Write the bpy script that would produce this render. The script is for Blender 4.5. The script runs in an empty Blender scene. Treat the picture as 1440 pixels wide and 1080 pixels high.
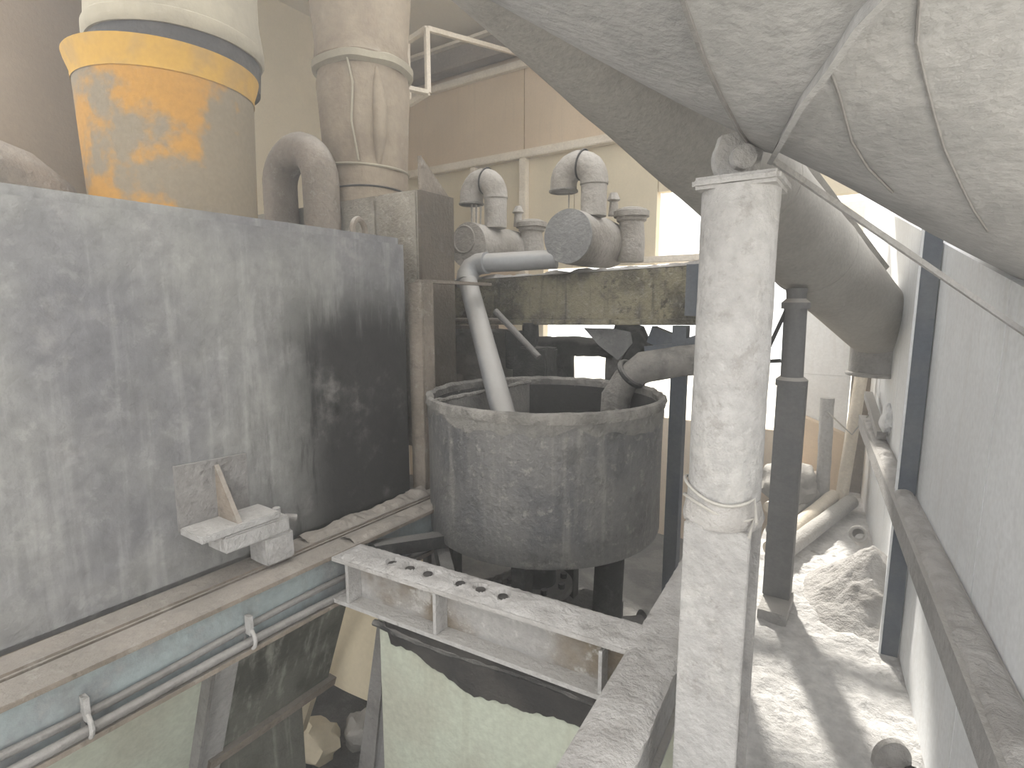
import bpy, bmesh, math, random
from mathutils import Vector, Matrix, noise
random.seed(7)
S = bpy.context.scene
COL = S.collection
R = math.radians

# ------------------------------------------------------------------ camera
cam_d = bpy.data.cameras.new('camera'); cam = bpy.data.objects.new('camera', cam_d); COL.objects.link(cam)
cam.location = (0, 0, 1.6); cam.rotation_euler = (R(90 - 8.2), 0, R(33.8))
cam_d.sensor_width = 36; cam_d.lens = 36 * 765 / 1440; cam_d.clip_start = 0.02
S.camera = cam
# ------------------------------------------------------------------ sky, sun, exposure
W = bpy.data.worlds.new('sky'); S.world = W; W.use_nodes = True
wn = W.node_tree.nodes; bg = wn['Background']
bg.inputs[0].default_value = (1.0, 0.985, 0.96, 1); bg.inputs[1].default_value = 2.2
sun_d = bpy.data.lights.new('sun', 'SUN'); sun = bpy.data.objects.new('sun', sun_d); COL.objects.link(sun)
sun_d.energy = 7; sun_d.angle = R(3.0); sun_d.color = (1, .95, .86)
sun_dir = Vector((-.38 * math.cos(R(38)), .92 * math.cos(R(38)), math.sin(R(38))))
sun.rotation_euler = sun_dir.to_track_quat('Z', 'Y').to_euler()
sun.location = (-3, 9, 8)
S.view_settings.view_transform = 'Standard'; S.view_settings.look = 'None'
S.view_settings.exposure = 0.42; S.view_settings.gamma = 1; S.view_settings.use_curve_mapping = False
S.cycles.max_bounces = 10; S.cycles.diffuse_bounces = 6; S.cycles.use_denoising = True

# ------------------------------------------------------------------ materials
def nd(t, k, **kw):
    n = t.nodes.new(k)
    for a, b in kw.items(): setattr(n, a, b)
    return n
def c4(c): return (c[0], c[1], c[2], 1)
def mat(name, base, alt=None, dust=None, scale=3.0, lo=.42, hi=.62, fine=.10, up=0.0, streak=None, rough=.85,
        bump=.25, bscale=60, spec=.3, stain=None, metal=0.0, k=.76, speck=None):
    """base/alt: two coats mixed by large noise; fine: small value grain; up: dust settled on upward faces;
    streak: (colour, amount) vertical run marks; stain: (colour, axis, a, b, zlo, zhi) a wet patch with a ragged edge"""
    m = bpy.data.materials.new(name); m.use_nodes = True; t = m.node_tree; L = t.links.new
    bs = t.nodes['Principled BSDF']; bs.inputs['Specular IOR Level'].default_value = spec
    bs.inputs['Metallic'].default_value = metal
    g = nd(t, 'ShaderNodeNewGeometry'); P = g.outputs['Position']
    def noi(s, d=5, vec=P, ro=.6):
        n = nd(t, 'ShaderNodeTexNoise'); n.inputs['Scale'].default_value = s; n.inputs['Detail'].default_value = d
        n.inputs['Roughness'].default_value = ro; L(vec, n.inputs['Vector']); return n.outputs['Fac']
    def rng(v, a, b, c=0, d=1):
        n = nd(t, 'ShaderNodeMapRange', interpolation_type='SMOOTHSTEP'); L(v, n.inputs[0])
        for i, q in enumerate((a, b, c, d)): n.inputs[i + 1].default_value = q
        return n.outputs[0]
    def mix(f, a, b):
        n = nd(t, 'ShaderNodeMix', data_type='RGBA')
        if isinstance(f, float): n.inputs[0].default_value = f
        else: L(f, n.inputs[0])
        for i, q in ((6, a), (7, b)):
            if isinstance(q, tuple): n.inputs[i].default_value = q
            else: L(q, n.inputs[i])
        return n.outputs[2]
    def mth(op, a, b):
        n = nd(t, 'ShaderNodeMath', operation=op, use_clamp=(op == 'MULTIPLY'))
        for i, q in ((0, a), (1, b)):
            if isinstance(q, (int, float)): n.inputs[i].default_value = q
            else: L(q, n.inputs[i])
        return n.outputs[0]
    base = [q * k for q in base]; alt = alt and [q * k for q in alt]; dust = dust and [q * k for q in dust]
    col = c4(base)
    if alt: col = mix(rng(noi(scale), lo, hi), col, c4(alt))
    sep = nd(t, 'ShaderNodeSeparateXYZ'); L(P, sep.inputs[0])
    if streak:
        mp = nd(t, 'ShaderNodeMapping'); L(P, mp.inputs[0]); mp.inputs['Scale'].default_value = (22, 22, 1.6)
        f = mth('MULTIPLY', rng(noi(1.0, 4, mp.outputs[0]), .5, .7), streak[1]); col = mix(f, col, c4(streak[0]))
    if speck:
        for sc_, sd, am in speck:
            col = mix(mth('MULTIPLY', rng(noi(sd, 8, P, .75), .54, .63), am), col, c4([q * k for q in sc_]))
    rg = None
    if stain:
        sc, ax, a, b, zl, zh = stain
        mp = nd(t, 'ShaderNodeMapping'); L(P, mp.inputs[0]); mp.inputs['Scale'].default_value = (14, 14, 2.0)
        e = mth('ADD', sep.outputs[ax], mth('MULTIPLY', mth('SUBTRACT', noi(1.0, 6, mp.outputs[0], .7), .5), .9))
        z = mth('ADD', sep.outputs[2], mth('MULTIPLY', mth('SUBTRACT', noi(1.0, 6, mp.outputs[0], .7), .5), .7))
        f = mth('MULTIPLY', rng(e, a, b), rng(z, zh, zl)); f = mth('MULTIPLY', f, .93)
        col = mix(f, col, c4(sc)); rg = f
    if dust:
        f = rng(noi(scale * 4, 8, P, .68), .52, .78); col = mix(mth('MULTIPLY', f, .45), col, c4(dust))
    if fine:
        v = nd(t, 'ShaderNodeHueSaturation'); L(rng(noi(bscale * .9, 4), .25, .75, 1 - fine, 1 + fine), v.inputs['Value'])
        if isinstance(col, tuple): v.inputs['Color'].default_value = col
        else: L(col, v.inputs['Color'])
        col = v.outputs[0]
    if up:
        sn = nd(t, 'ShaderNodeSeparateXYZ'); L(g.outputs['Normal'], sn.inputs[0])
        f = mth('MULTIPLY', rng(mth('ADD', sn.outputs[2], mth('MULTIPLY', mth('SUBTRACT', noi(9), .5), .8)), .25, .7), up)
        col = mix(f, col, c4((.47, .45, .42)))
    if isinstance(col, tuple): bs.inputs['Base Color'].default_value = col
    else: L(col, bs.inputs['Base Color'])
    if rg is not None: L(rng(rg, 0, 1, rough, .5), bs.inputs['Roughness']); L(rng(rg, 0, 1, spec, .18), bs.inputs['Specular IOR Level'])
    else: bs.inputs['Roughness'].default_value = rough
    if bump:
        b = nd(t, 'ShaderNodeBump'); b.inputs['Strength'].default_value = bump; b.inputs['Distance'].default_value = .02
        L(noi(bscale, 6), b.inputs['Height']); L(b.outputs[0], bs.inputs['Normal'])
    return m
DU = (.58, .56, .53)
M = dict(
 tank=mat('tank_dusty_steel', (.325, .325, .31), (.205, .205, .217), DU, 1.3, .4, .64, fine=.14, up=.8, rough=.55, bump=.3, bscale=22, spec=.45,
          stain=((.020, .019, .018), 1, .98, 1.34, 1.48, 1.78), streak=((.50, .50, .485), .2), speck=(((.50, .50, .485), 14, .22), ((.17, .165, .16), 5, .3))),
 tank_side=mat('rear_housing_dust', (.40, .37, .31), (.28, .25, .20), DU, 3, up=.7, bump=.6, speck=(((.6, .57, .5), 14, .5),)),
 dusty=mat('pale_dust_on_steel', (.56, .55, .54), (.46, .45, .44), DU, 4, up=.6, bump=.6, bscale=55, speck=(((.34, .32, .30), 22, .5), ((.68, .67, .65), 8, .5))),
 dusty_dk=mat('grey_dust_on_steel', (.33, .32, .31), (.22, .21, .2), DU, 4, up=.35, bump=.5, speck=(((.14, .135, .13), 15, .4),)),
 brownd=mat('brown_dust_on_steel', (.34, .29, .24), (.25, .215, .175), None, 4, up=.3, bump=.5, bscale=40, speck=(((.48, .44, .39), 16, .5), ((.15, .13, .11), 20, .4))),
 crust=mat('caked_powder', (.66, .64, .62), (.50, .48, .46), (.3, .29, .28), 9, bump=.9, bscale=40),
 teal=mat('pale_teal_paint', (.40, .465, .475), (.32, .35, .36), DU, 5, up=.7, streak=((.2, .2, .19), .35), bump=.25),
 drum=mat('drum_shell_dust', (.59, .585, .58), (.49, .488, .485), (.66, .66, .655), 3.5, fine=.1, bump=.35, bscale=50),
 drum_line=mat('weld_grime', (.36, .35, .34), bump=.3),
 cbweb=mat('half_brown_web', (.46, .45, .44), (.24, .195, .14), DU, 1.7, .44, .58, up=.7, bump=.5, speck=(((.7, .69, .67), 9, .6),)),
 tubeb=mat('conveyor_dust', (.52, .50, .46), (.44, .42, .385), DU, 3.0, up=.4, bump=.3),
 barrel=mat('barrel_steel', (.20, .195, .19), (.13, .13, .135), (.42, .40, .37), 5, .4, .65, streak=((.30, .285, .26), .35), rough=.5,
            bump=.45, bscale=45, spec=.45, speck=(((.42, .40, .36), 26, .5), ((.07, .068, .066), 9, .5))),
 barrel_in=mat('barrel_inside', (.06, .058, .056), (.1, .095, .09), None, 5, bump=.5),
 skirt=mat('dried_slurry_film', (.27, .26, .24), (.20, .195, .185), (.36, .35, .32), 10, bump=.6, bscale=50),
 rim=mat('caked_rim', (.40, .38, .35), (.25, .24, .22), DU, 12, bump=.9, bscale=50),
 pvc=mat('grey_plastic_pipe', (.40, .41, .42), (.34, .34, .34), None, 4, up=.6, rough=.5, fine=.06, bump=.08),
 vent=mat('dusty_vent_pipe', (.48, .45, .41), (.36, .33, .29), DU, 5, up=.5, bump=.7, bscale=45, speck=(((.25, .225, .19), 16, .5),)),
 ventg=mat('grey_end_plate', (.34, .34, .335), (.26, .26, .255), DU, 6, bump=.6, speck=(((.5, .5, .48), 20, .5),)),
 beam_st=mat('stained_box_beam', (.38, .345, .24), (.12, .11, .085), DU, 5, streak=((.05, .05, .045), .9), up=.8, bump=.7, speck=(((.06, .055, .05), 14, .8), ((.5, .47, .4), 30, .5))),
 black=mat('black_grime', (.045, .045, .045), (.09, .09, .085), (.25, .24, .23), 6, up=.35, bump=.6),
 rubber=mat('dark_rubber', (.05, .048, .047), (.085, .08, .075), None, 6, bump=.3, rough=.6),
 yellow=mat('worn_yellow_paint', (.50, .26, .05), (.27, .225, .16), None, 3.2, .42, .52, bump=.2, fine=.08),
 yellow_c=mat('clean_yellow_paint', (.56, .33, .06), (.46, .29, .09), None, 8, bump=.1, fine=.06),
 fabric=mat('cream_duct_fabric', (.43, .39, .30), (.37, .335, .26), None, 4, bump=.25, bscale=30, fine=.06),
 fabric_b=mat('brown_duct_fabric', (.36, .30, .225), (.29, .235, .175), (.48, .42, .34), 4, up=.5, bump=.35, bscale=30),
 wall_tan=mat('tan_painted_wall', (.62, .50, .36), (.57, .455, .325), None, 1.5, fine=.05, bump=.08, streak=((.52, .42, .30), .4), k=1.05),
 wall_cr=mat('cream_wall', (.66, .58, .43), (.60, .53, .39), None, 1.5, fine=.04, bump=.08, k=1.05),
 wall_w=mat('dusty_white_sheet', (.84, .86, .88), (.78, .795, .81), None, 2, fine=.06, bump=.1, streak=((.74, .74, .74), .5), k=1.0),
 trim=mat('powdered_rail', (.78, .71, .60), (.70, .63, .52), None, 5, bump=.4, k=1.0),
 ceil=mat('pale_ceiling', (.72, .67, .57), None, fine=.04, bump=.05, k=1.0),
 floor=mat('powder_floor', (.66, .65, .64), (.54, .53, .52), (.42, .41, .40), 2.2, fine=.15, bump=.9, bscale=28, k=1.0),
 pit=mat('pit_grime', (.10, .098, .095), (.2, .195, .185), (.3, .29, .28), 4, bump=.9),
 bluesteel=mat('blue_grey_post', (.17, .19, .225), (.22, .235, .255), None, 4, up=.9, bump=.2),
 prop=mat('grey_painted_prop', (.26, .26, .26), (.30, .295, .29), None, 5, up=.9, bump=.15),
 greenp=mat('pale_green_sheet', (.58, .62, .52), (.52, .53, .44), None, 3, streak=((.35, .36, .29), .4), bump=.15),
 hopper=mat('streaked_hopper_plate', (.20, .20, .17), (.09, .09, .075), None, 4, streak=((.34, .34, .30), .7), bump=.3),
 bag=mat('dusty_bag', (.40, .385, .36), (.30, .29, .27), DU, 6, up=.7, bump=.4),
 ground=mat('outside_ground', (.66, .62, .54), (.58, .55, .48), None, .6, bump=.2, k=1.0),
 cylinder=mat('brown_cylinder_shell', (.33, .25, .165), (.29, .215, .14), None, 1.2, fine=.06, bump=.2),
 brown_dk=mat('dark_brown_plate', (.17, .14, .11), (.12, .10, .08), (.4, .37, .32), 4, bump=.5),
 wire=mat('dusty_wire', (.55, .53, .49), bump=0),
)

# ------------------------------------------------------------------ mesh helpers (world coordinates in, origin set at base)
def nz(v, s=1.0, seed=0): return noise.noise(Vector(v) * s + Vector((seed * 3.7, seed * 1.3, seed * 2.1)))
def fin(name, bm, m, parent=None, sharp=38, smooth=True):
    bmesh.ops.recalc_face_normals(bm, faces=bm.faces[:])
    xs = [v.co for v in bm.verts]
    lo = [min(c[i] for c in xs) for i in range(3)]; hi = [max(c[i] for c in xs) for i in range(3)]
    o3 = Vector(((lo[0] + hi[0]) / 2, (lo[1] + hi[1]) / 2, lo[2]))
    bmesh.ops.translate(bm, verts=bm.verts[:], vec=-o3)
    if smooth:
        for f in bm.faces: f.smooth = True
        for e in bm.edges:
            e.smooth = len(e.link_faces) == 2 and e.calc_face_angle(0) < R(sharp)
    me = bpy.data.meshes.new(name); bm.to_mesh(me); bm.free()
    mats = m if isinstance(m, (list, tuple)) else [m]
    for q in mats: me.materials.append(M[q])
    o = bpy.data.objects.new(name, me); COL.objects.link(o)
    base = Vector((0, 0, 0))
    if parent:
        o.parent = parent; p = parent
        while p: base += p.location; p = p.parent
    o.location = o3 - base
    return o
def tag(o, label, cat, group=None):
    o['label'] = label; o['category'] = cat
    if group: o['group'] = group
    return o
def struct(o, label=None):
    o['kind'] = 'structure'
    if label: o['label'] = label
    return o
def thing(name, loc, label, cat, group=None):
    o = bpy.data.objects.new(name, None); COL.objects.link(o); o.location = loc; o.empty_display_size = .1
    return tag(o, label, cat, group)
def box(p, q, bev=0, bm=None, rough=0, cuts=0, seed=0):
    bm = bm or bmesh.new(); p = Vector(p); q = Vector(q); c = (p + q) / 2; s = q - p
    r = bmesh.ops.create_cube(bm, size=1); vs = r['verts']
    bmesh.ops.scale(bm, vec=(abs(s.x), abs(s.y), abs(s.z)), verts=vs); bmesh.ops.translate(bm, verts=vs, vec=c)
    es = list({e for v in vs for e in v.link_edges})
    if bev: bmesh.ops.bevel(bm, geom=es, offset=bev, segments=2, affect='EDGES', clamp_overlap=True)
    if cuts: bmesh.ops.subdivide_edges(bm, edges=bm.edges[:], cuts=cuts, use_grid_fill=True)
    if rough:
        for v in bm.verts:
            n = noise.noise_vector(v.co * 14 + Vector((seed, 0, 0))); v.co += n * rough
    return bm
def hexa(pts, bm=None, bev=0):
    """8 corners: bottom 4 then top 4 (same order)"""
    bm = bm or bmesh.new(); v = [bm.verts.new(p) for p in pts]
    for f in ((0, 3, 2, 1), (4, 5, 6, 7), (0, 1, 5, 4), (1, 2, 6, 5), (2, 3, 7, 6), (3, 0, 4, 7)): bm.faces.new([v[i] for i in f])
    if bev: bmesh.ops.bevel(bm, geom=bm.edges[:], offset=bev, segments=2, affect='EDGES', clamp_overlap=True)
    return bm
def bar(a, b, w, h, bm=None, up=(0, 0, 1), bev=0, off=(0, 0)):
    """rectangular bar from a to b, w across, h along 'up'"""
    a = Vector(a); b = Vector(b); d = (b - a).normalized(); u = Vector(up)
    x = d.cross(u).normalized(); y = x.cross(d).normalized()
    a = a + x * off[0] + y * off[1]; b = b + x * off[0] + y * off[1]
    q = [-x * w / 2 - y * h / 2, x * w / 2 - y * h / 2, x * w / 2 + y * h / 2, -x * w / 2 + y * h / 2]
    return hexa([a + c for c in q] + [b + c for c in q], bm, bev)
def prism(poly, ext, bm=None):
    bm = bm or bmesh.new(); e = Vector(ext); n = len(poly)
    a = [bm.verts.new(p) for p in poly]; b = [bm.verts.new(Vector(p) + e) for p in poly]
    bm.faces.new(a[::-1]); bm.faces.new(b)
    for i in range(n): bm.faces.new([a[i], a[(i + 1) % n], b[(i + 1) % n], b[i]])
    return bm
def sweep(pts, rad, n=20, bm=None, cap=True, rough=0, rs=10, seed=0, aspect=None):
    bm = bm or bmesh.new(); pts = [Vector(p) for p in pts]; k = len(pts)
    rad = rad if isinstance(rad, (list, tuple)) else [rad] * k
    up = None; rings = []
    for i, p in enumerate(pts):
        d = ((pts[min(i + 1, k - 1)] - p).normalized() + (p - pts[max(i - 1, 0)]).normalized()).normalized()
        if up is None: up = d.orthogonal().normalized()
        up = (up - d * up.dot(d)).normalized(); s = d.cross(up)
        ring = []
        for j in range(n):
            a = 2 * math.pi * j / n; q = p + (up * math.cos(a) + s * math.sin(a)) * rad[i]
            if rough: q += (q - p).normalized() * rough * nz(q, rs, seed)
            ring.append(bm.verts.new(q))
        rings.append(ring)
    for i in range(k - 1):
        for j in range(n):
            bm.faces.new([rings[i][j], rings[i][(j + 1) % n], rings[i + 1][(j + 1) % n], rings[i + 1][j]])
    if cap: bm.faces.new(rings[0][::-1]); bm.faces.new(rings[-1])
    return bm
def cyl(a, b, r, r2=None, n=24, bm=None, seg=1, **k):
    a = Vector(a); b = Vector(b); r2 = r if r2 is None else r2
    return sweep([a.lerp(b, i / seg) for i in range(seg + 1)], [r + (r2 - r) * i / seg for i in range(seg + 1)], n, bm, **k)
def lathe(prof, ctr=(0, 0, 0), n=48, bm=None, closed=False, rough=0, rs=12, seed=0, ry=1.0, tilt=None):
    """profile of (radius, z) about a vertical axis at ctr"""
    bm = bm or bmesh.new(); c = Vector(ctr); rings = []
    for r, z in prof:
        ring = []
        for j in range(n):
            a = 2 * math.pi * j / n; v = Vector((r * math.cos(a), r * ry * math.sin(a), z))
            if rough: v += Vector((math.cos(a), math.sin(a), .5)) * rough * nz(v + c, rs, seed)
            if tilt: v = tilt @ v
            ring.append(bm.verts.new(c + v))
        rings.append(ring)
    m = len(rings)
    for i in range(m if closed else m - 1):
        A = rings[i]; B = rings[(i + 1) % m]
        for j in range(n): bm.faces.new([A[j], A[(j + 1) % n], B[(j + 1) % n], B[j]])
    if not closed:
        bm.faces.new(rings[0][::-1]); bm.faces.new(rings[-1])
    return bm
def arc(c, r, a0, a1, u, v, n=8):
    c = Vector(c); u = Vector(u); v = Vector(v)
    return [c + u * r * math.cos(a0 + (a1 - a0) * i / n) + v * r * math.sin(a0 + (a1 - a0) * i / n) for i in range(n + 1)]
def grid(x0, x1, y0, y1, nx, ny, fz, bm=None, thick=0):
    bm = bm or bmesh.new()
    V = [[bm.verts.new((x0 + (x1 - x0) * i / nx, y0 + (y1 - y0) * j / ny, 0)) for j in range(ny + 1)] for i in range(nx + 1)]
    for r_ in V:
        for v in r_: v.co = fz(v.co.x, v.co.y)
    F = [bm.faces.new([V[i][j], V[i + 1][j], V[i + 1][j + 1], V[i][j + 1]]) for i in range(nx) for j in range(ny)]
    if thick:
        r_ = bmesh.ops.extrude_face_region(bm, geom=F)
        for v in r_['geom']:
            if isinstance(v, bmesh.types.BMVert): v.co.z -= thick
    return bm
def tor(c, Rr, r, axis, bm=None, n=24, m=8):
    ax = Vector(axis).normalized(); u = ax.orthogonal().normalized(); w = ax.cross(u)
    bm = bm or bmesh.new(); c = Vector(c); rings = []
    for i in range(n):
        a = 2 * math.pi * i / n; d = u * math.cos(a) + w * math.sin(a)
        rings.append([bm.verts.new(c + d * (Rr + r * math.cos(2 * math.pi * j / m)) + ax * r * math.sin(2 * math.pi * j / m)) for j in range(m)])
    for i in range(n):
        for j in range(m): bm.faces.new([rings[i][j], rings[(i + 1) % n][j], rings[(i + 1) % n][(j + 1) % m], rings[i][(j + 1) % m]])
    return bm
def lump(c, s, seed=0, sub=3, amt=.35):
    bm = bmesh.new(); bmesh.ops.create_icosphere(bm, subdivisions=sub, radius=1)
    for v in bm.verts:
        v.co *= 1 + amt * nz(v.co, 1.6, seed) + amt * .4 * nz(v.co, 5, seed)
        v.co = Vector((v.co.x * s[0] + c[0], v.co.y * s[1] + c[1], v.co.z * s[2] + c[2]))
    return bm

# ================================================================== THE SETTING
def wx(y): return .245 - .085 * (y - 2.38)          # the right wall's inner face
struct(fin('ground', box((-14, -12, -1.0), (14, 24, -.8)), 'ground'))
def fz(x, y):
    return Vector((x, y, .022 * nz((x, y, 0), 3) + .016 * nz((x, y, 1), 9) + .012 * abs(nz((x, y * .6, 2), 22)) + .006 * nz((x, y, 3), 48)))
struct(fin('floor', grid(-.56, .62, -1.2, 5.45, 80, 440, fz, thick=.5), 'floor'))
struct(fin('floor_pit', grid(-5.0, -.56, -1.2, 5.0, 70, 90, lambda x, y: Vector((x, y, -.6 + .05 * nz((x, y, 0), 4) + .02 * nz((x, y, 3), 14))), thick=.2), 'pit'))
# right wall: sheet panels with open seams; its top edge is cut along the drum
DA = Vector((-.222, 1.22, 1.918)); DD = Vector((.524, .817, -.241)).normalized()
DN = Vector((.556, -.114, .823)).normalized(); DR = .64; DAX = DA + DN * DR
def ztop(y):
    x = wx(y)                                         # plane through the eye-level edge of the drum, kept just under it
    z = DA.z - (DN.x * (x - DA.x) + DN.y * (y - DA.y)) / DN.z
    return min(max(z - .012, 1.0), 2.35)
wr = struct(fin('wall_right', bar((wx(-.2) + .10, -.2, .03), (wx(5.4) + .10, 5.4, .03), .02, .06), 'dusty_dk'))
ye = [.35, 1.05, 1.94, 2.92, 3.85, 4.75, 5.4]
for a, b in zip(ye[:-1], ye[1:]):
    n = 6; a += .004; b -= .004
    pl = [Vector((wx(a), a, 0)), Vector((wx(b), b, 0))]
    pl += [Vector((wx(b + (a - b) * i / n), b + (a - b) * i / n, ztop(b + (a - b) * i / n))) for i in range(n + 1)]
    fin('panel', prism(pl, (.03, 0, 0)), 'wall_w', wr)
for y in ye[1:-1]: fin('seam_light_stop', box((wx(y) + .024, y - .03, .01), (wx(y) + .05, y + .03, ztop(y) - .02)), 'rubber', wr)  # dark backing added to keep sunlit outside from showing through the seams
# back wall with its openings
YB = 5.0
wb = struct(fin('wall_back', box((-4.95, YB, -.8), (-3.3, YB + .12, 1.98)), 'wall_tan'))
def wpan(x0, x1, z0, z1, m, y=YB): return fin('panel', box((x0, y, z0), (x1, y + .1, z1)), m, wb)
for x0, x1 in ((-4.95, -3.83), (-3.82, -2.61), (-2.6, -1.76)): wpan(x0, x1, 1.98, 3.13, 'wall_cr')
wpan(-1.75, -.62, 2.62, 3.13, 'wall_cr'); wpan(-.61, .5, 2.45, 3.13, 'wall_cr')
for x0, x1 in ((-4.95, -3.2), (-3.19, -1.4), (-1.39, .5)): wpan(x0, x1, 3.15, 4.1, 'wall_tan')
wpan(-3.3, -.62, -.8, .55, 'wall_tan'); wpan(-3.3, -2.95, .55, 1.98, 'wall_cr')
wpan(-4.95, .5, 4.1, 4.6, 'wall_tan')
struct(fin('trim_1', box((-4.9, YB - .09, 3.10), (.4, YB - .002, 3.18), .008), 'trim'), 'long powdered rail across the back wall')
struct(fin('trim_2', box((-1.95, YB - .10, 1.985), (-.6, YB + .1, 2.045), .006), 'trim'), 'pale sill bar between the bright openings')
struct(fin('trim_3', box((-3.86, YB - .07, 1.7), (-3.79, YB - .002, 3.10), .006), 'trim'), 'left upright stud under the wall rail')
struct(fin('trim_4', box((-3.21, YB - .08, 1.7), (-3.13, YB - .002, 3.10), .006), 'trim'), 'right upright stud under the wall rail')
wl = struct(fin('wall_left', box((-5.05, 1.0, -.8), (-4.95, 5.1, 4.6)), 'wall_cr'))
ce = struct(fin('ceiling', box((-5.05, 4.0, 4.45), (.5, 5.1, 4.6)), 'ceil'))
fin('shade_roof', box((-5.05, .6, 4.45), (-2.1, 3.99, 4.6)), 'ceil', ce)  # roof stretch added over the left bay to dim the wall below
# far end of the walkway
we = struct(fin('wall_end', box((-.62, 5.42, -.2), (-.16, 5.5, 1.0)), 'wall_w'))
fin('panel', box((-.62, 5.42, 1.003), (-.16, 5.5, 2.45)), 'wall_w', we)
fin('panel', box((-.15, 5.40, .0), (-.005, 5.46, 1.9)), 'brownd', we)
fin('panel', box((-.005, 5.36, .0), (.03, 5.45, 2.3)), 'trim', we)
fin('panel', prism([(-.7, 5.40, 0), (-.165, 5.40, 0), (-.165, 5.40, .52), (-.7, 5.40, .72)], (0, -.12, 0)), 'wall_tan', we)

def ibeam(name, a, b, w, h, tf, tw, mt, label, cat, topm=None, webm=None, ctr=None):
    a = Vector(a); b = Vector(b)                      # a, b: centre of the top face
    t = thing(name, (a + b) / 2 - Vector((0, 0, h)), label, cat)
    fin('top_flange', bar(a, b, w, tf, off=(0, -tf / 2)), topm or mt, t)
    fin('bottom_flange', bar(a, b, w, tf, off=(0, -h + tf / 2)), mt, t)
    fin('web', bar(a, b, tw, h - 2 * tf, off=(0, -h / 2)), webm or mt, t)
    return t

# ================================================================== LARGE PLANT
# ---- mixer tank on the left
tk = thing('mixer_tank', (-2.5, .4, .74), 'huge grey box-shaped steel tank with a wet black stain at its right end', 'tank')
bm = box((-3.35, -1.1, .745), (-1.70, 1.74, 1.885), .03)
fin('body', bm, 'tank', tk)
le = fin('lifting_eye', tor((-1.80, 1.56, 1.905), .045, .012, (1, .3, 0)), 'brownd', tk); le['label'] = 'small steel lifting ring on the tank edge'
sb = fin('support_bracket', prism([(-1.70, .735, .925), (-1.70, .955, .925), (-1.70, .955, 1.12), (-1.70, .735, 1.13)], (.012, 0, 0)), 'dusty_dk', tk)
fin('gusset', prism([(-1.69, .85, .94), (-1.575, .85, .94), (-1.69, .85, 1.11)], (0, .014, 0)), 'brownd', sb)
fin('foot_plate', box((-1.69, .735, .918), (-1.565, .985, .940), .003), 'dusty', sb)
lc = thing('load_cell', (-1.62, .93, .77), 'dusty steel load cell block under the tank bracket', 'load cell')
fin('cell_body', box((-1.665, .80, .862), (-1.565, 1.02, .915), .006, rough=.002, cuts=2), 'dusty', lc)
fin('cell_foot', box((-1.665, .93, .768), (-1.565, 1.03, .863), .006, rough=.003, cuts=2, seed=3), 'dusty', lc)
fin('bolt', cyl((-1.61, 1.0, .915), (-1.61, 1.0, .937), .013, n=6), 'dusty', lc)
fin('cable_gland', cyl((-1.60, 1.02, .90), (-1.585, 1.055, .89), .012, n=10), 'dusty_dk', lc)

# ---- ledge bar and channel along the tank foot
lb_ = tag(fin('ledge_bar', box((-1.695, -1.0, .715), (-1.592, 2.0, .765), .008, rough=.004, cuts=0), 'brownd'), 'flat dusty ledge bar running along the tank foot', 'steel bar')
ch = ibeam('channel_beam', (-1.535, -1.0, .755), (-1.535, 2.05, .755), .10, .19, .014, .012, 'brownd',
           'long steel channel with pale teal web below the tank', 'beam', 'brownd', 'teal')
tag(fin('cable_hose', sweep([(-1.518 + .004 * math.sin(i * .9), -.6 + i * .12, .632 + .008 * math.sin(i * .55)) for i in range(23)], .011, 10), 'dusty_dk'),
    'thinner dusty hose lying on the channel flange nearer the web', 'hose')
tag(fin('cable_hose', sweep([(-1.495 + .004 * math.sin(i * .8 + 1), -.6 + i * .12, .595 + .003 * math.cos(i * .6)) for i in range(23)], .013, 10), 'dusty_dk'),
    'thicker dusty hose lying along the outer edge of the channel flange', 'hose')
for y, lb in ((.41, 'hose clamp on the channel nearest the photo edge'), (.82, 'hose clamp on the channel nearest the cross beam')):
    t = thing('hose_clamp', (-1.50, y, .58), lb, 'clamp', 'hose clamps on the channel')
    fin('saddle', sweep(arc((-1.503, y, .606), .032, R(-60), R(240), (1, 0, 0), (0, 0, 1), 10), .006, 8), 'dusty', t)
    fin('stud', bar((-1.50, y, .62), (-1.50, y, .68), .012, .025, up=(1, 0, 0)), 'dusty', t)

# ---- cross beam in front of the barrel
cb = ibeam('cross_beam', (-1.49, 1.175, .752), (-.40, 1.26, .752), .125, .165, .014, .012, 'dusty',
           'dust caked steel cross beam with holed top in front of the barrel', 'beam', 'crust', 'cbweb')
for f in (.065, .40, .885):
    p = Vector((-1.49, 1.175, .752)).lerp(Vector((-.40, 1.26, .752)), f)
    fin('stiffener', box((p.x - .006, p.y - .06, p.z - .15), (p.x + .006, p.y - .007, p.z - .015)) if f < .8 else
        box((p.x - .005, p.y - .058, p.z - .15), (p.x + .005, p.y - .02, p.z - .03)), 'dusty', cb)
def crust_strip(a, b, w, th, n, m, seed, holes=()):
    a = Vector(a); b = Vector(b); d = (b - a); x = Vector((d.y, -d.x, 0)).normalized(); bm = bmesh.new(); V = []
    for i in range(n + 1):
        row = []
        for j in range(m + 1):
            p = a + d * i / n; e = (j / m - .5) * 2; ww = w * (1 + .09 * nz((i * .4, e * 2, seed), 1))
            q = p + x * e * ww / 2
            h = th * (1 - abs(e) ** 4) * (.75 + .9 * nz(q, 11, seed) + .5 * nz(q, 30, seed))
            for hx in holes:
                c = a + d * hx; dd = (q - c).length
                if dd < .022: h = -.002
            q.z += max(h, -.001); row.append(bm.verts.new(q))
        V.append(row)
    for i in range(n):
        for j in range(m): bm.faces.new([V[i][j], V[i + 1][j], V[i + 1][j + 1], V[i][j + 1]])
    return bm
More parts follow.
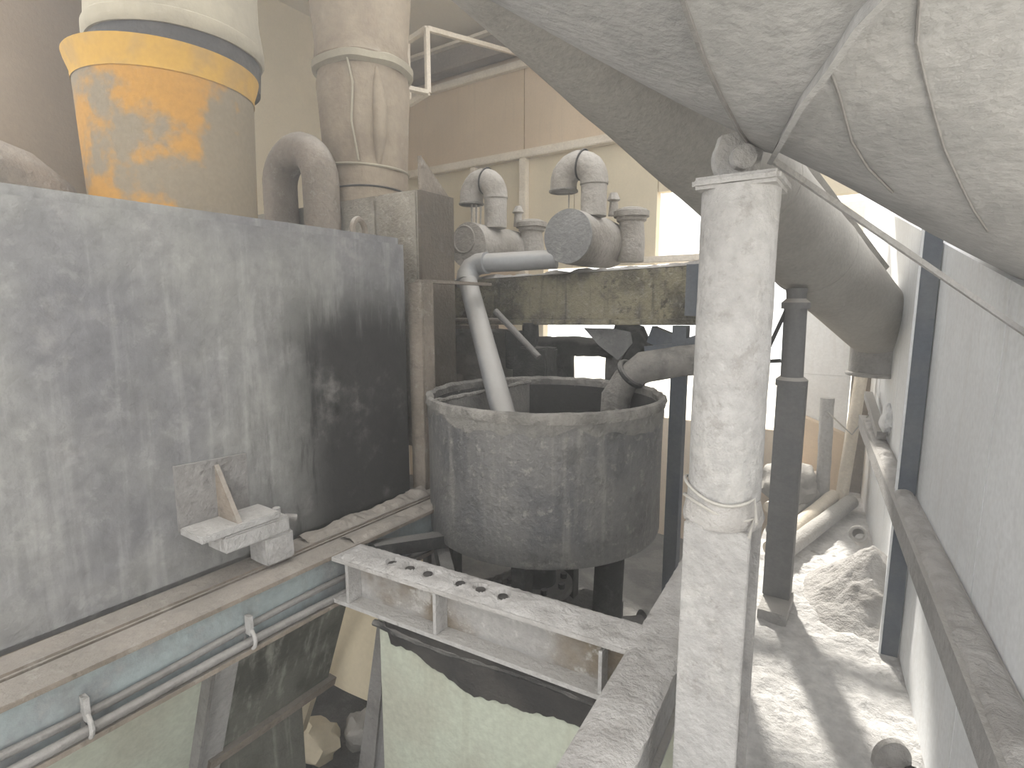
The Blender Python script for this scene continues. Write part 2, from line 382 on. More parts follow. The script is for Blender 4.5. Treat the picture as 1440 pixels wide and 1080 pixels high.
fin('powder_crust', crust_strip((-1.45, 1.178, .753), (-.41, 1.259, .753), .124, .012, 150, 18, 4, (.17, .24, .31, .43, .50, .575)), 'crust', cb, smooth=False)
for f in (.17, .24, .31, .43, .50, .575):
    p = Vector((-1.45, 1.178, .7535)).lerp(Vector((-.41, 1.259, .7535)), f)
    fin('bolt_hole', cyl(p, p + Vector((0, 0, .0035)), .015, n=10), 'rubber', cb)
fin('powder_crust', crust_strip((-1.645, 1.12, .766), (-1.645, 1.74, .766), .085, .022, 90, 12, 13), 'brownd', lb_, smooth=False)
fin('powder_crust', crust_strip((-1.535, 1.22, .756), (-1.535, 1.74, .756), .085, .014, 70, 12, 17), 'brownd', ch, smooth=False)
# ---- side beam running away under the leg
rb = ibeam('side_beam', (-.335, .2, .752), (-.46, 2.35, .752), .125, .165, .014, .095, 'dusty',
           'white dusted steel beam running away beside the support leg', 'beam', 'crust', 'dusty')
fin('powder_crust', crust_strip((-.335, .25, .753), (-.46, 2.33, .753), .124, .010, 160, 14, 9), 'crust', rb, smooth=False)

# ---- support leg of the drum
lg = thing('support_leg', (-.21, 1.04, 0), 'pale steel leg with round pipe top carrying the big drum', 'support leg')
fin('flange', box((-.270, .975, 0), (-.155, .988, 1.205), .002), 'dusty', lg)
fin('flange', box((-.270, 1.085, 0), (-.155, 1.098, 1.205), .002), 'dusty', lg)
fin('web', box((-.218, .988, 0), (-.206, 1.085, 1.2)), 'dusty_dk', lg)
fin('foot_plate', box((-.30, .94, .0), (-.12, 1.13, .03), .003), 'dusty', lg)
fin('pipe', cyl((-.217, 1.04, 1.2), (-.217, 1.04, 1.80), .064, n=40, seg=20, rough=.0015, rs=22), 'dusty', lg)
fin('collar', lathe([(.070, 0), (.073, .012), (.064, .05)], (-.217, 1.04, 1.20), 32, rough=.008, rs=20), 'crust', lg)
fin('top_plate', box((-.285, .976, 1.796), (-.146, 1.108, 1.816), .006), 'dusty', lg)
for k, z in enumerate((1.235, 1.262)):
    fin('wire', sweep([(-.217 + .070 * math.cos(a), 1.04 + .070 * math.sin(a), z + .012 * math.sin(a * 2 + k)) for a in [R(150 + 12 * i) for i in range(16)]]
        + [(-.155 + k * .01, .965, z - .03)], .003, 6), 'wire', lg)

# ---- big inclined drum overhead
dr = thing('rotary_drum', DAX + DD * 1.0 - Vector((0, 0, DR)), 'huge pale inclined steel drum overhead at the top right', 'drum')
E2 = DD.cross(DN - DD * DN.dot(DD)).normalized(); E1 = E2.cross(DD).normalized()
if E1.dot(DN) < 0: E1 = -E1
def dpt(s, th, lift=0):
    a = R(th); return DAX + DD * s + (E1 * math.cos(a) + E2 * math.sin(a)) * (DR + lift)
bm = bmesh.new(); n = 96; ss = [-.8 + .1 * i for i in range(39)]; rings = []
for s in ss:
    rings.append([bm.verts.new(dpt(s, 360 * j / n, .006 * nz((s * 2, math.cos(2 * math.pi * j / n) * 2, math.sin(2 * math.pi * j / n) * 2), 1))) for j in range(n)])
for i in range(len(ss) - 1):
    for j in range(n): bm.faces.new([rings[i][j], rings[i][(j + 1) % n], rings[i + 1][(j + 1) % n], rings[i + 1][j]])
bm.faces.new(rings[0]); bm.faces.new(rings[-1])
fin('shell', bm, 'drum', dr)
def patch(Lp, Rp, lift, th, m=8):
    bm = bmesh.new(); A = []; B = []
    for (s0, t0), (s1, t1) in zip(Lp, Rp):
        A.append([bm.verts.new(dpt(s0 + (s1 - s0) * j / m, t0 + (t1 - t0) * j / m, lift)) for j in range(m + 1)])
        B.append([bm.verts.new(dpt(s0 + (s1 - s0) * j / m, t0 + (t1 - t0) * j / m, lift - th)) for j in range(m + 1)])
    k = len(A)
    for X, fl in ((A, 0), (B, 1)):
        for i in range(k - 1):
            for j in range(m):
                f = [X[i][j], X[i + 1][j], X[i + 1][j + 1], X[i][j + 1]]; bm.faces.new(f[::-1] if fl else f)
    for i in range(k - 1):
        bm.faces.new([A[i][0], A[i + 1][0], B[i + 1][0], B[i][0]]); bm.faces.new([A[i][m], A[i + 1][m], B[i + 1][m], B[i][m]])
    for j in range(m):
        bm.faces.new([A[0][j], A[0][j + 1], B[0][j + 1], B[0][j]]); bm.faces.new([A[-1][j], A[-1][j + 1], B[-1][j + 1], B[-1][j]])
    return bm
SL = [(-.505, 146), (-.453, 149.1), (-.374, 154), (-.284, 159.4), (-.175, 166.3), (-.052, 175.2)]
SR = [(-.346, 135.7), (-.329, 139.8), (-.293, 144.4), (-.243, 151.1), (-.155, 160.2), (-.052, 170.6)]
fin('saddle_strap', patch(SL, SR, .014, .02), 'drum', dr)
fin('strap_rib', patch([(a, b) for a, b in SR], [(a + .006, b - .5) for a, b in SR], .032, .034, 1), 'drum', dr)
fin('strap_rib', patch([(a - .004, b + .3) for a, b in SL], SL, .018, .022, 1), 'drum_line', dr)
for sm in ([(-.317, 135.5), (-.284, 136.9), (-.227, 139.5), (-.165, 141.9), (-.087, 144.5), (.011, 147.6), (.14, 151.5), (.257, 154.7), (.384, 157.9)],
           [(-.263, 146.7), (-.204, 149.2), (-.067, 155.4), (.033, 159.3), (.162, 162.6)]):
    fin('weld_seam', sweep([dpt(a + .004 * math.sin(i * 2.3), b, .001) for i, (a, b) in enumerate(sm)], .0022, 6), 'drum_line', dr)
lgp = fin('hinge_lug', prism([Vector((-.232, 1.095, 1.865)) + Vector((.82, .57, 0)) * .047 * math.cos(a) + Vector((0, 0, 1)) * .047 * math.sin(a)
     for a in [R(150 + 12 * i) for i in range(15)]] + [Vector((-.196, 1.12, 1.90)), Vector((-.205, 1.114, 1.92)), Vector((-.262, 1.074, 1.905))], Vector((-.57, .82, 0)) * .02), 'dusty', dr)
fin('hinge_pin', cyl(Vector((-.232, 1.095, 1.865)) + Vector((.57, -.82, 0)) * .018, Vector((-.232, 1.095, 1.865)) - Vector((.57, -.82, 0)) * .03, .022, n=20), 'dusty', lgp)
tag(fin('tie_rod', bar((-.19, 1.15, 1.87), (.302, 1.647, 1.516), .007, .011), 'dusty'), 'thin pale tie bar slanting from the leg top to the right wall', 'tie bar')

# ---- inclined screw conveyor tube
TA = Vector((-1.06, .754, 2.778)); TD = Vector((.272, .903, -.333)).normalized(); TR = .21
cv = thing('screw_conveyor', TA + TD * 3.2 - Vector((0, 0, TR)), 'long inclined conveyor tube passing behind the support leg', 'conveyor tube')
fin('casing', cyl(TA + TD * .40, TA + TD * 4.08, TR, n=56, seg=30, rough=.004, rs=5), 'tubeb', cv)
fin('end_flange', cyl(TA + TD * 4.08, TA + TD * 4.14, TR * 1.04, TR * .98, n=48), 'dusty', cv)
tx = TD.cross(Vector((0, 0, 1))).normalized(); ty = tx.cross(TD).normalized()
fl = (tx * .55 + ty * .83).normalized(); 
fin('flange_bar', bar(TA + TD * 1.55 + fl * (TR + .01), TA + TD * 3.4 + fl * (TR + .01), .05, .035, up=fl), 'tubeb', cv)
for i in range(7):
    p = TA + TD * (1.75 + .2 * i) + (tx * .28 + ty * .96).normalized() * (TR - .004)
    nn = (tx * .28 + ty * .96).normalized(); fin('bolt', cyl(p, p + nn * .022, .016, n=6), 'tubeb', cv)
for s0 in (2.05, 2.75):
    fin('weld_seam', tor(TA + TD * s0, TR, .0035, TD, n=56, m=6), 'tubeb', cv)
fin('outlet_spout', lathe([(.16, -.10), (.16, .08)], TA + TD * 3.95 + Vector((0, 0, -TR)), 40), 'dusty', cv)
fin('spout_lip', tor(TA + TD * 3.95 + Vector((0, 0, -TR - .10)), .165, .014, (0, 0, 1), n=40), 'dusty', cv)

# ---- prop under the conveyor
pr = thing('steel_prop', (-.33, 3.08, 0), 'dark grey square and round prop standing under the conveyor tube', 'prop')
fin('base_block', box((-.40, 2.86, .0), (-.265, 3.16, .06), .004), 'dusty', pr)
fin('lower_post', box((-.405, 3.03, .06), (-.275, 3.15, 1.20), .004), 'prop', pr)
fin('collar', lathe([(.075, 0), (.075, .03), (.058, .045)], (-.345, 3.09, 1.195), 28), 'prop', pr)
fin('upper_post', cyl((-.345, 3.09, 1.2), (-.352, 3.09, 1.60), .053, n=28), 'prop', pr)
fin('head_clamp', lathe([(.066, 0), (.066, .03), (.045, .05), (.05, .10)], (-.352, 3.09, 1.585), 28), 'prop', pr)
fin('hook_rod', sweep([(-.39, 3.07, 1.58), (-.46, 3.06, 1.38), (-.475, 3.06, 1.33), (-.45, 3.07, 1.315), (-.40, 3.08, 1.32)], .010, 8), 'rubber', pr)

# ---- right side: steel post, girt rail
sp = thing('wall_post', (.15, 2.97, 0), 'dark blue grey steel post standing against the right wall', 'post')
fin('flange', box((.132, 2.90, -.02), (.196, 2.915, 2.15)), 'bluesteel', sp)
fin('web', box((.160, 2.915, -.02), (.168, 3.0, 2.15)), 'bluesteel', sp)
fin('lit_edge', box((.122, 2.895, -.02), (.131, 2.96, 2.15)), 'wall_w', sp)  # white strip, paints the brightly lit left edge of the post
gr = thing('wall_girt', (.2, 2, .6), 'dust covered horizontal girt rail along the right wall', 'rail')
def gx(y): return .252 - .080 * (y - 1.276)
fin('top_plate', hexa([(gx(.3) - .004, .3, .755), (wx(.3) - .003, .3, .755), (wx(4.9) - .003, 4.9, .755), (gx(4.9) - .03, 4.9, .755),
                       (gx(.3) - .004, .3, .77), (wx(.3) - .003, .3, .77), (wx(4.9) - .003, 4.9, .77), (gx(4.9) - .03, 4.9, .77)]), 'dusty', gr)
fin('front_lip', hexa([(gx(.3) - .004, .3, .68), (gx(.3) + .006, .3, .68), (gx(4.9) - .02, 4.9, .68), (gx(4.9) - .03, 4.9, .68),
                       (gx(.3) - .004, .3, .756), (gx(.3) + .006, .3, .756), (gx(4.9) - .02, 4.9, .756), (gx(4.9) - .03, 4.9, .756)]), 'dusty', gr)
fin('powder_crust', crust_strip(((gx(.5) + wx(.5)) / 2, .5, .771), ((gx(4.7) + wx(4.7)) / 2 - .012, 4.7, .771), .075, .016, 260, 12, 21), 'crust', gr, smooth=False)

# ================================================================== BARREL AND ITS PIPES
BC = Vector((-1.2, 2.05, 0))
br = thing('mixing_barrel', (-1.2, 2.05, .64), 'round open steel barrel with caked rim in the middle', 'barrel')
fin('shell', lathe([(.505, .645), (.510, .66), (.508, .8), (.508, 1.0), (.510, 1.19), (.510, 1.215), (.496, 1.215), (.494, 1.0), (.494, .70), (.494, .66)], BC, 96, closed=True), 'barrel', br)
fin('bottom_plate', lathe([(.498, .652), (.498, .675)], BC, 64), 'barrel_in', br)
fin('inner_shade', lathe([(.493, .70), (.493, 1.186), (.488, 1.186), (.488, .70)], BC, 96, closed=True), 'barrel_in', br)  # dark liner, paints the shadow inside the barrel
fin('caked_rim', lathe([(.514, 1.185), (.519, 1.2), (.516, 1.222), (.502, 1.228), (.489, 1.216), (.492, 1.18)], BC, 160, closed=True, rough=.011, rs=22), 'rim', br)
# crescent of dried slurry under the rim
bm = bmesh.new()
for i in range(160):
    a0, a1 = 2 * math.pi * i / 160, 2 * math.pi * (i + 1) / 160
    pts = []
    for a in (a0, a1):
        dz = .05 + .05 * nz((math.cos(a) * 3, math.sin(a) * 3, 0), 1.3) + .035 * nz((math.cos(a), math.sin(a), 4), 9)
        pts.append((a, max(dz, .012)))
    q = [Vector((BC.x + .5125 * math.cos(a), BC.y + .5125 * math.sin(a), zz)) for a, zz in ((a0, 1.19), (a1, 1.19), (a1, 1.19 - pts[1][1]), (a0, 1.19 - pts[0][1]))]
    bm.faces.new([bm.verts.new(v) for v in q])
bmesh.ops.remove_doubles(bm, verts=bm.verts[:], dist=1e-5)
fin('slurry_skirt', bm, 'skirt', br)
fin('divider_plate', box((-1.505, 1.68, .68), (-1.495, 2.40, 1.20), rough=.004, cuts=4), 'bag', br)
fin('divider_lip', sweep([(-1.50 + .006 * nz((i, 0, 0), .7), 1.66 + i * .03, 1.205 + .006 * nz((i, 2, 0), .6)) for i in range(26)], .011, 8, rough=.005, rs=40), 'rim', br)
fin('slurry', lathe([(.49, .99), (.49, 1.0)], BC, 48), 'barrel_in', br)
fin('outlet_pipe', cyl((-1.2, 2.0, .36), (-1.2, 2.0, .66), .085, n=28), 'black', br)
of = fin('outlet_flange', lathe([(.16, .33), (.16, .36)], (-1.2, 2.0, 0), 40), 'dusty_dk', br)
for i in range(8):
    a = 2 * math.pi * i / 8; p = Vector((-1.2 + .125 * math.cos(a), 2.0 + .125 * math.sin(a), .36))
    fin('bolt', cyl(p, p + Vector((0, 0, .022)), .016, n=6), 'black', of)
for a in (100, 200, 290):
    p = Vector((-1.2 + .44 * math.cos(R(a)), 2.05 + .44 * math.sin(R(a)), .2))
    fin('foot', box((p.x - .03, p.y - .03, -.6), (p.x + .03, p.y + .03, .65)), 'black', br)

# grey plastic pipe bending down into the barrel
pts = [(-1.30, 2.56, 1.845), (-1.80, 2.58, 1.845)] + arc((-1.88, 2.58, 1.765), .08, R(75), R(150), (1, 0, 0), (0, 0, 1), 5)[0:0] \
    + [(-1.87, 2.575, 1.838), (-1.91, 2.55, 1.80), (-1.90, 2.51, 1.74), (-1.83, 2.40, 1.58), (-1.62, 2.12, 1.22), (-1.50, 1.95, 1.02)]
gp = thing('drain_pipe', (-1.5, 1.95, 1.0), 'grey plastic pipe bending down from the beam into the barrel', 'pipe')
fin('pipe_run', sweep([(-1.475, 2.64, 1.85), (-1.88, 2.50, 1.835)], .052, 28), 'pvc', gp)
fin('elbow', sweep([(-1.84, 2.50, 1.836), (-1.90, 2.50, 1.832), (-1.935, 2.48, 1.81), (-1.945, 2.455, 1.77), (-1.925, 2.42, 1.72)], .060, 28), 'pvc', gp)
fin('down_pipe', sweep([(-1.935, 2.44, 1.745), (-1.22, 1.82, 1.03)], .052, 28), 'pvc', gp)

# dirty elbow emptying into the barrel
de = thing('slurry_pipe', (-1.03, 2.45, 1.1), 'dirt crusted bent pipe emptying into the right of the barrel', 'pipe')
fin('pipe_run', sweep([(-.56, 2.66, 1.37), (-.75, 2.52, 1.345), (-.90, 2.46, 1.315), (-.985, 2.44, 1.255), (-1.02, 2.43, 1.17), (-1.03, 2.43, 1.03)], .066, 24, rough=.02, rs=18), 'rim', de)
fin('clamp', tor((-.955, 2.447, 1.28), .07, .014, (.6, -.1, .55), n=24), 'black', de)

# ---- stained box beam behind the barrel with rails
bb = thing('box_beam', (-1.7, 2.83, 1.5), 'stained yellowish steel box beam above the barrel', 'beam')
fin('body', hexa([(-2.72, 2.74, 1.50), (-.50, 2.74, 1.535), (-.50, 2.95, 1.535), (-2.72, 2.95, 1.50), (-2.72, 2.74, 1.745), (-.50, 2.74, 1.80), (-.50, 2.95, 1.80), (-2.72, 2.95, 1.745)], bev=.006), 'beam_st', bb)
fin('lower_lip', hexa([(-2.72, 2.715, 1.47), (-.50, 2.715, 1.51), (-.50, 2.96, 1.51), (-2.72, 2.96, 1.47), (-2.72, 2.715, 1.50), (-.50, 2.715, 1.54), (-.50, 2.96, 1.54), (-2.72, 2.96, 1.50)], bev=.004), 'beam_st', bb)
fin('powder_crust', crust_strip((-2.6, 2.85, 1.751), (-.55, 2.85, 1.802), .2, .02, 140, 14, 31), 'crust', bb, smooth=False)
fin('end_plate', hexa([(-.80, 2.728, 1.55), (-.72, 2.728, 1.55), (-.72, 2.738, 1.55), (-.80, 2.738, 1.55), (-.80, 2.728, 1.80), (-.72, 2.728, 1.80), (-.72, 2.738, 1.80), (-.80, 2.738, 1.80)]), 'bluesteel', bb)

# ---- frame post left of the barrel and its rails
fp = thing('frame_post', (-1.66, 1.82, .75), 'brown dusted angle post between tank and barrel', 'post')
fin('post_face', box((-1.735, 1.765, .765), (-1.655, 1.775, 1.70), .002), 'brownd', fp)
fin('post_side', box((-1.665, 1.775, .765), (-1.655, 1.845, 1.70), .002), 'brownd', fp)
fin('top_rail', bar((-1.70, 1.80, 1.707), (-1.72, 2.34, 1.71), .05, .014), 'brownd', fp)
tag(fin('handle_rail', sweep([(-2.52, 2.66, 1.34), (-2.51, 2.66, 1.45), (-2.47, 2.66, 1.495), (-2.38, 2.66, 1.508), (-1.85, 2.66, 1.512)], .016, 10), 'brownd'),
    'bent round bar under the left end of the box beam', 'bar')
tag(fin('rail_bar', bar((-2.46, 2.65, 1.462), (-1.88, 2.65, 1.474), .03, .022), 'brownd'), 'flat bar just below the bent round bar', 'bar')
tag(fin('rail_pin', cyl((-2.42, 2.64, 1.475), (-2.43, 2.64, 1.60), .015, n=10), 'brownd'), 'short upright pin standing on the bent round bar', 'pin')
tag(fin('brace_rod', cyl((-1.80, 2.52, 1.57), (-1.50, 2.50, 1.325), .018, n=12), 'dusty_dk'), 'slanting round brace right of the grey pipe', 'rod')

# ---- two vent drums with goosenecks on the box beam
def vent(x, y, z, r, ln, label, elb, ring):
    t = thing('vent_drum', (x, y + ln / 2, z - r), label, 'vent', 'vent drums on the box beam')
    fin('barrel_body', sweep([(x, y, z), (x, y + .02, z), (x, y + .06, z), (x, y + ln * .6, z), (x, y + ln * .85, z), (x, y + ln * .97, z), (x, y + ln, z)],
        [r * .97, r, r, r, r * .95, r * .75, r * .35], 40, rough=.006, rs=14), 'vent', t)
    fp_ = fin('end_plate', cyl((x, y - .012, z), (x, y, z), r * .985, n=40, rough=.004), 'ventg' if ring == 0 else 'vent', t)
    if ring: fin('ring_seal', tor((x - .03, y - .014, z + .035), r * .58, .006, (0, 1, 0)), 'vent', fp_)
    ex, ey, ez, er = elb                                    # stem position, radius
    fin('stem', cyl((ex, ey, z + r * .8), (ex, ey, ez), er * .92, n=28, rough=.008, rs=20), 'vent', t)
    rr = .092
    path = [(ex, ey, ez - .02)] + arc((ex - rr, ey, ez), rr, 0, math.pi, (1, 0, 0), (0, 0, 1), 12) + [(ex - 2 * rr, ey, ez - .035)]
    g = fin('gooseneck', sweep(path, er, 30, cap=False, rough=.004, rs=20), 'vent', t)
    fin('mouth', cyl((ex - 2 * rr, ey, ez - .036), (ex - 2 * rr, ey, ez - .006), er * .93, n=24), 'rubber', g)
    fin('mouth_rim', tor((ex - 2 * rr, ey, ez - .034), er, .007, (0, 0, 1)), 'rim', g)
    fin('joint_ring', tor((ex - rr * .75, ey, ez + rr * .97), er + .003, .005, (1, 0, -.25), n=28), 'black', g)
    return t
v1 = vent(-2.06, 2.62, 1.955, .135, .62, 'brown dusted vent drum on the beam beside the rear housing', (-1.965, 2.76, 2.255, .072), 1)
v2 = vent(-1.385, 2.60, 1.958, .142, .60, 'grey faced vent drum at the middle of the beam', (-1.31, 2.74, 2.255, .074), 0)
for k, (x, y, z0, z1) in enumerate(((-2.135, 2.74, 2.08, 2.215), (-2.10, 2.74, 2.08, 2.21), (-2.07, 2.745, 2.08, 2.2))):
    fin('drip', cyl((x, y, z0), (x + .004, y, z1), .004, .007, n=6), 'vent', v1)
fin('drip', cyl((-1.46, 2.74, 2.13), (-1.46, 2.74, 2.21), .003, .005, n=6), 'vent', v2)
for v, x, y in ((v1, -1.92, 3.10), (v2, -1.22, 3.05)):
    vb = fin('valve', lathe([(.075, 0), (.08, .12), (.07, .22), (.085, .23), (.085, .29), (.05, .30)], (x, y, 1.85), 28, rough=.005), 'vent', v)
    fin('valve_cap', lathe([(.10, 0), (.10, .03), (.06, .05)], (x, y, 2.10), 28, rough=.004), 'vent', vb)
    fin('spindle', lathe([(.03, 0), (.025, .08), (.04, .09), (.02, .13)], (x - .12, y + .02, 2.12), 16, rough=.004), 'vent', vb)

# ---- rear housing behind the tank
rh = thing('rear_housing', (-2.6, 2.3, 1.0), 'boxy dusty housing behind the right end of the tank', 'housing')
fin('body', box((-3.3, 1.93, .9), (-2.10, 2.45, 2.135), .012), 'tank_side', rh)
fin('front_bay', box((-2.098, 1.93, .9), (-1.825, 2.18, 2.135), .010), 'tank_side', rh)
fin('side_plate', box((-1.824, 1.935, 1.2), (-1.806, 2.175, 2.13)), 'brown_dk', rh)
fin('fin_plate', prism([(-1.845, 1.965, 2.13), (-1.845, 2.17, 2.13), (-1.845, 1.965, 2.29)], (.02, 0, 0)), 'brownd', rh)

# ---- yellow duct collar, its fabric sleeve
yd = thing('duct_collar', (-2.36, 1.10, 1.885), 'worn yellow steel duct collar standing on the tank', 'duct')
YC = Vector((-2.36, 1.13, 0))
fin('pipe', lathe([(.285, 1.885), (.292, 2.15), (.300, 2.44), (.312, 2.47), (.312, 2.475), (.292, 2.475), (.285, 2.40), (.27, 1.9)], YC, 72, closed=True), 'yellow', yd)
fin('flared_rim', lathe([(.302, 2.40), (.303, 2.43), (.318, 2.475), (.322, 2.492), (.310, 2.495), (.297, 2.44)], YC, 72, closed=True), 'yellow_c', yd)
fs = thing('fabric_sleeve', (-2.36, 1.2, 2.48), 'cream fabric duct sleeve hanging over the yellow collar', 'duct sleeve')
SC = Vector((-2.42, 1.21, 0)); tl = Matrix.Rotation(R(-3), 3, 'Y') @ Matrix.Rotation(R(3), 3, 'X')
fin('sleeve', lathe([(.300, 2.60), (.307, 2.64), (.300, 2.75), (.302, 2.95), (.298, 3.2), (.305, 3.6), (.30, 4.44)], SC, 72, rough=.012, rs=4), 'fabric', fs)
fin('hem', lathe([(.305, 2.585), (.314, 2.60), (.314, 2.635), (.305, 2.645)], SC, 72, rough=.004, rs=6), 'fabric', fs)
fin('black_band', lathe([(.250, 2.46), (.292, 2.48), (.298, 2.56), (.296, 2.60), (.26, 2.60)], SC, 64, closed=True), 'rubber', fs)

# ---- brown duct on the rear housing
bd = thing('bellows_duct', (-2.42, 2.17, 2.13), 'brown dusty fabric duct tied with cords on the rear housing', 'duct')
DC = Vector((-2.42, 2.17, 0))
fin('sleeve', lathe([(.215, 2.13), (.218, 2.22), (.222, 2.32), (.226, 2.45), (.238, 2.6), (.24, 2.75), (.232, 2.82)], DC, 80, rough=.014, rs=5), 'fabric_b', bd)
fin('upper_sleeve', lathe([(.235, 2.82), (.258, 2.86), (.245, 2.95), (.265, 3.2), (.26, 4.44)], DC, 80, rough=.025, rs=5, seed=4), 'fabric_b', bd)
fin('hem_roll', lathe([(.238, 2.81), (.262, 2.825), (.265, 2.855), (.248, 2.87)], DC, 72, closed=True, rough=.012, rs=8), 'fabric', bd)
fin('tie_cord', tor((-2.42, 2.17, 2.33), .226, .007, (.05, 0, 1), n=64, m=6), 'fabric', bd)
fin('tie_cord', tor((-2.42, 2.17, 2.20), .221, .005, (-.06, 0.05, 1), n=64, m=6), 'rubber', bd)
fin('side_fold', sweep([(-2.23, 2.08, 2.33), (-2.205, 2.07, 2.45), (-2.195, 2.07, 2.58), (-2.205, 2.07, 2.70), (-2.215, 2.07, 2.8)], [.012, .03, .038, .03, .013], 12, rough=.012, rs=12), 'fabric_b', bd)
fin('hanging_cord', sweep([(-2.30, 1.955, 2.84), (-2.265, 1.96, 2.70), (-2.28, 1.955, 2.52), (-2.26, 1.975, 2.33)], .006, 6), 'fabric', bd)

# ---- inverted U pipe and left elbow on the tank
tag(fin('bend_pipe', sweep([(-2.725, 1.835, 1.6), (-2.725, 1.835, 2.0)] + arc((-2.555, 1.835, 2.22), .17, math.pi, 0, (1, 0, 0), (0, 0, 1), 16) + [(-2.385, 1.835, 2.0), (-2.385, 1.835, 1.6)], .088, 32, rough=.004), 'brownd'),
    'thick brown pipe bent into an arch beside the yellow collar', 'pipe')
el = thing('duct_elbow', (-2.5, .55, 1.885), 'curved duct end with flange at the far left of the tank top', 'duct')
fin('elbow', sweep([(-2.62, .83, 1.89), (-2.62, .78, 1.97), (-2.61, .69, 2.03), (-2.6, .56, 2.065), (-2.58, .40, 2.07), (-2.56, .2, 2.06)], [.10, .12, .13, .13, .13, .13], 32), 'brownd', el)
fin('flange', sweep([(-2.585, .45, 2.07), (-2.578, .38, 2.07)], .165, 36), 'brownd', el)
# ---- tall round silo behind the tank, put in where the left wall looks dark brown
tc = thing('brown_cylinder', (-4.2, 1.25, -.6), 'tall round brown silo behind the tank', 'cylinder')
fin('shell', cyl((-4.25, 1.05, -.6), (-4.25, 1.05, 4.43), .50, n=64), 'cylinder', tc)
fin('band', tor((-4.25, 1.05, 2.1), .505, .012, (0, 0, 1), n=64, m=6), 'cylinder', tc)

# ---- bracket frame and roof beams at the back
bf = thing('bracket_frame', (-3.2, 3.5, 3.2), 'small square angle iron frame hanging by the brown duct', 'frame')
P4 = [(-3.42, 3.55, 3.27), (-3.11, 3.45, 3.27), (-3.11, 3.45, 3.74), (-3.42, 3.55, 3.76)]
for i in range(4): fin('frame_bar', bar(P4[i], P4[(i + 1) % 4], .035, .035, up=(.3, 1, 0)), 'trim', bf)
fin('frame_bar', bar((-3.11, 3.45, 3.27), (-3.45, 2.9, 3.30), .05, .03), 'trim', bf)
fin('frame_bar', bar((-3.11, 3.45, 3.74), (-3.2, 4.95, 4.1), .035, .035), 'trim', bf)
rbm = ibeam('roof_beam', (-4.9, 4.88, 4.36), (.3, 4.88, 4.36), .16, .26, .03, .03, 'brownd', 'brown roof beam along the top of the back wall', 'beam', 'trim', 'brownd')
struct(fin('trim_5', box((-4.9, YB - .07, 3.98), (.3, YB - .002, 4.05), .006), 'trim'), 'powdered upper rail below the roof beam')

# ================================================================== BEHIND AND UNDER THE BARREL
tag(fin('tarp_bag', grid(-2.62, -1.92, 0, 1, 26, 24, lambda x, v: Vector((x, 2.98 + .07 * nz((x * 3, v * 3, 0), 1.5) + .04 * nz((x * 3, v * 3, 5), 4) - .10 * math.sin((x + 2.62) / .7 * math.pi), .75 + v * .72 - .10 * max(0, (x + 2.2)) * v)), thick=.02), 'bag'),
    'grey dusty sack cloth hanging under the left of the box beam', 'sack')
tag(fin('narrow_crate', box((-2.72, 2.80, .7), (-2.60, 2.95, 1.42), .01, rough=.006, cuts=3), 'dusty_dk'), 'narrow dark box beside the hanging sack cloth', 'box')
hp = thing('hanging_plate', (-1.2, 2.85, 1.3), 'grey tilted plate with dark crusted edge under the beam', 'plate')
fin('plate', prism([(-1.375, 2.78, 1.475), (-1.19, 2.78, 1.475), (-1.10, 2.78, 1.46), (-1.085, 2.78, 1.40), (-1.165, 2.78, 1.305), (-1.28, 2.78, 1.38)], (0, .02, 0)), 'ventg', hp)
fin('crusted_edge', sweep([(-1.20, 2.83, 1.48), (-1.08, 2.83, 1.45), (-1.055, 2.83, 1.40), (-1.10, 2.83, 1.35), (-1.16, 2.83, 1.29)], [.04, .05, .05, .045, .015], 12, rough=.025, rs=20), 'black', hp)
tag(fin('dark_pipe', cyl((-1.88, 2.965, 1.35), (-1.05, 2.965, 1.36), .055, n=20, seg=24, rough=.012, rs=16), 'black'), 'dark horizontal pipe behind the hanging plate', 'pipe')
for x, r_, lb in ((-1.80, .05, 'dark upright pipe at the left under the beam'), (-1.66, .06, 'dark upright pipe in the middle under the beam'), (-1.30, .075, 'grey upright pipe behind the hanging plate')):
    tag(fin('upright_pipe', cyl((x, 3.1 if r_ > .05 else 2.9, .2), (x, 3.1 if r_ > .05 else 2.9, 1.48 if r_ < .06 else 1.33), r_, n=16, seg=14, rough=.01, rs=18), 'black' if r_ < .07 else 'dusty_dk'),
        lb, 'pipe', 'upright pipes behind the barrel')
dv = thing('gear_unit', (-1.72, 2.72, 1.1), 'black crusted gear unit behind the barrel rim', 'machine')
fin('housing', box((-1.78, 2.66, 1.15), (-1.55, 2.80, 1.36), .01, rough=.012, cuts=4), 'black', dv)
fin('shaft', cyl((-1.70, 2.72, 1.3), (-1.70, 2.72, 1.5), .035, n=14, seg=6, rough=.01, rs=20), 'black', dv)
fin('mount', box((-1.86, 2.70, 1.22), (-1.76, 2.78, 1.45), .008, rough=.01, cuts=3), 'black', dv)
cm = thing('cross_bracket', (-.9, 2.7, 1.2), 'blue grey crossed brackets beside the slurry pipe', 'bracket')
fin('arm', bar((-1.0, 2.83, 1.45), (-.83, 2.81, 1.39), .05, .09), 'bluesteel', cm)
fin('arm', bar((-1.03, 2.755, 1.32), (-.66, 2.725, 1.47), .03, .035), 'bluesteel', cm)
fin('arm', bar((-1.00, 2.76, 1.36), (-.62, 2.73, 1.41), .04, .06), 'bluesteel', cm)
fin('post', box((-.86, 2.74, -.6), (-.79, 2.80, 1.50)), 'bluesteel', cm)
fin('crust', lump((-.80, 2.74, 1.33), (.09, .05, .07), 3), 'dusty_dk', cm)
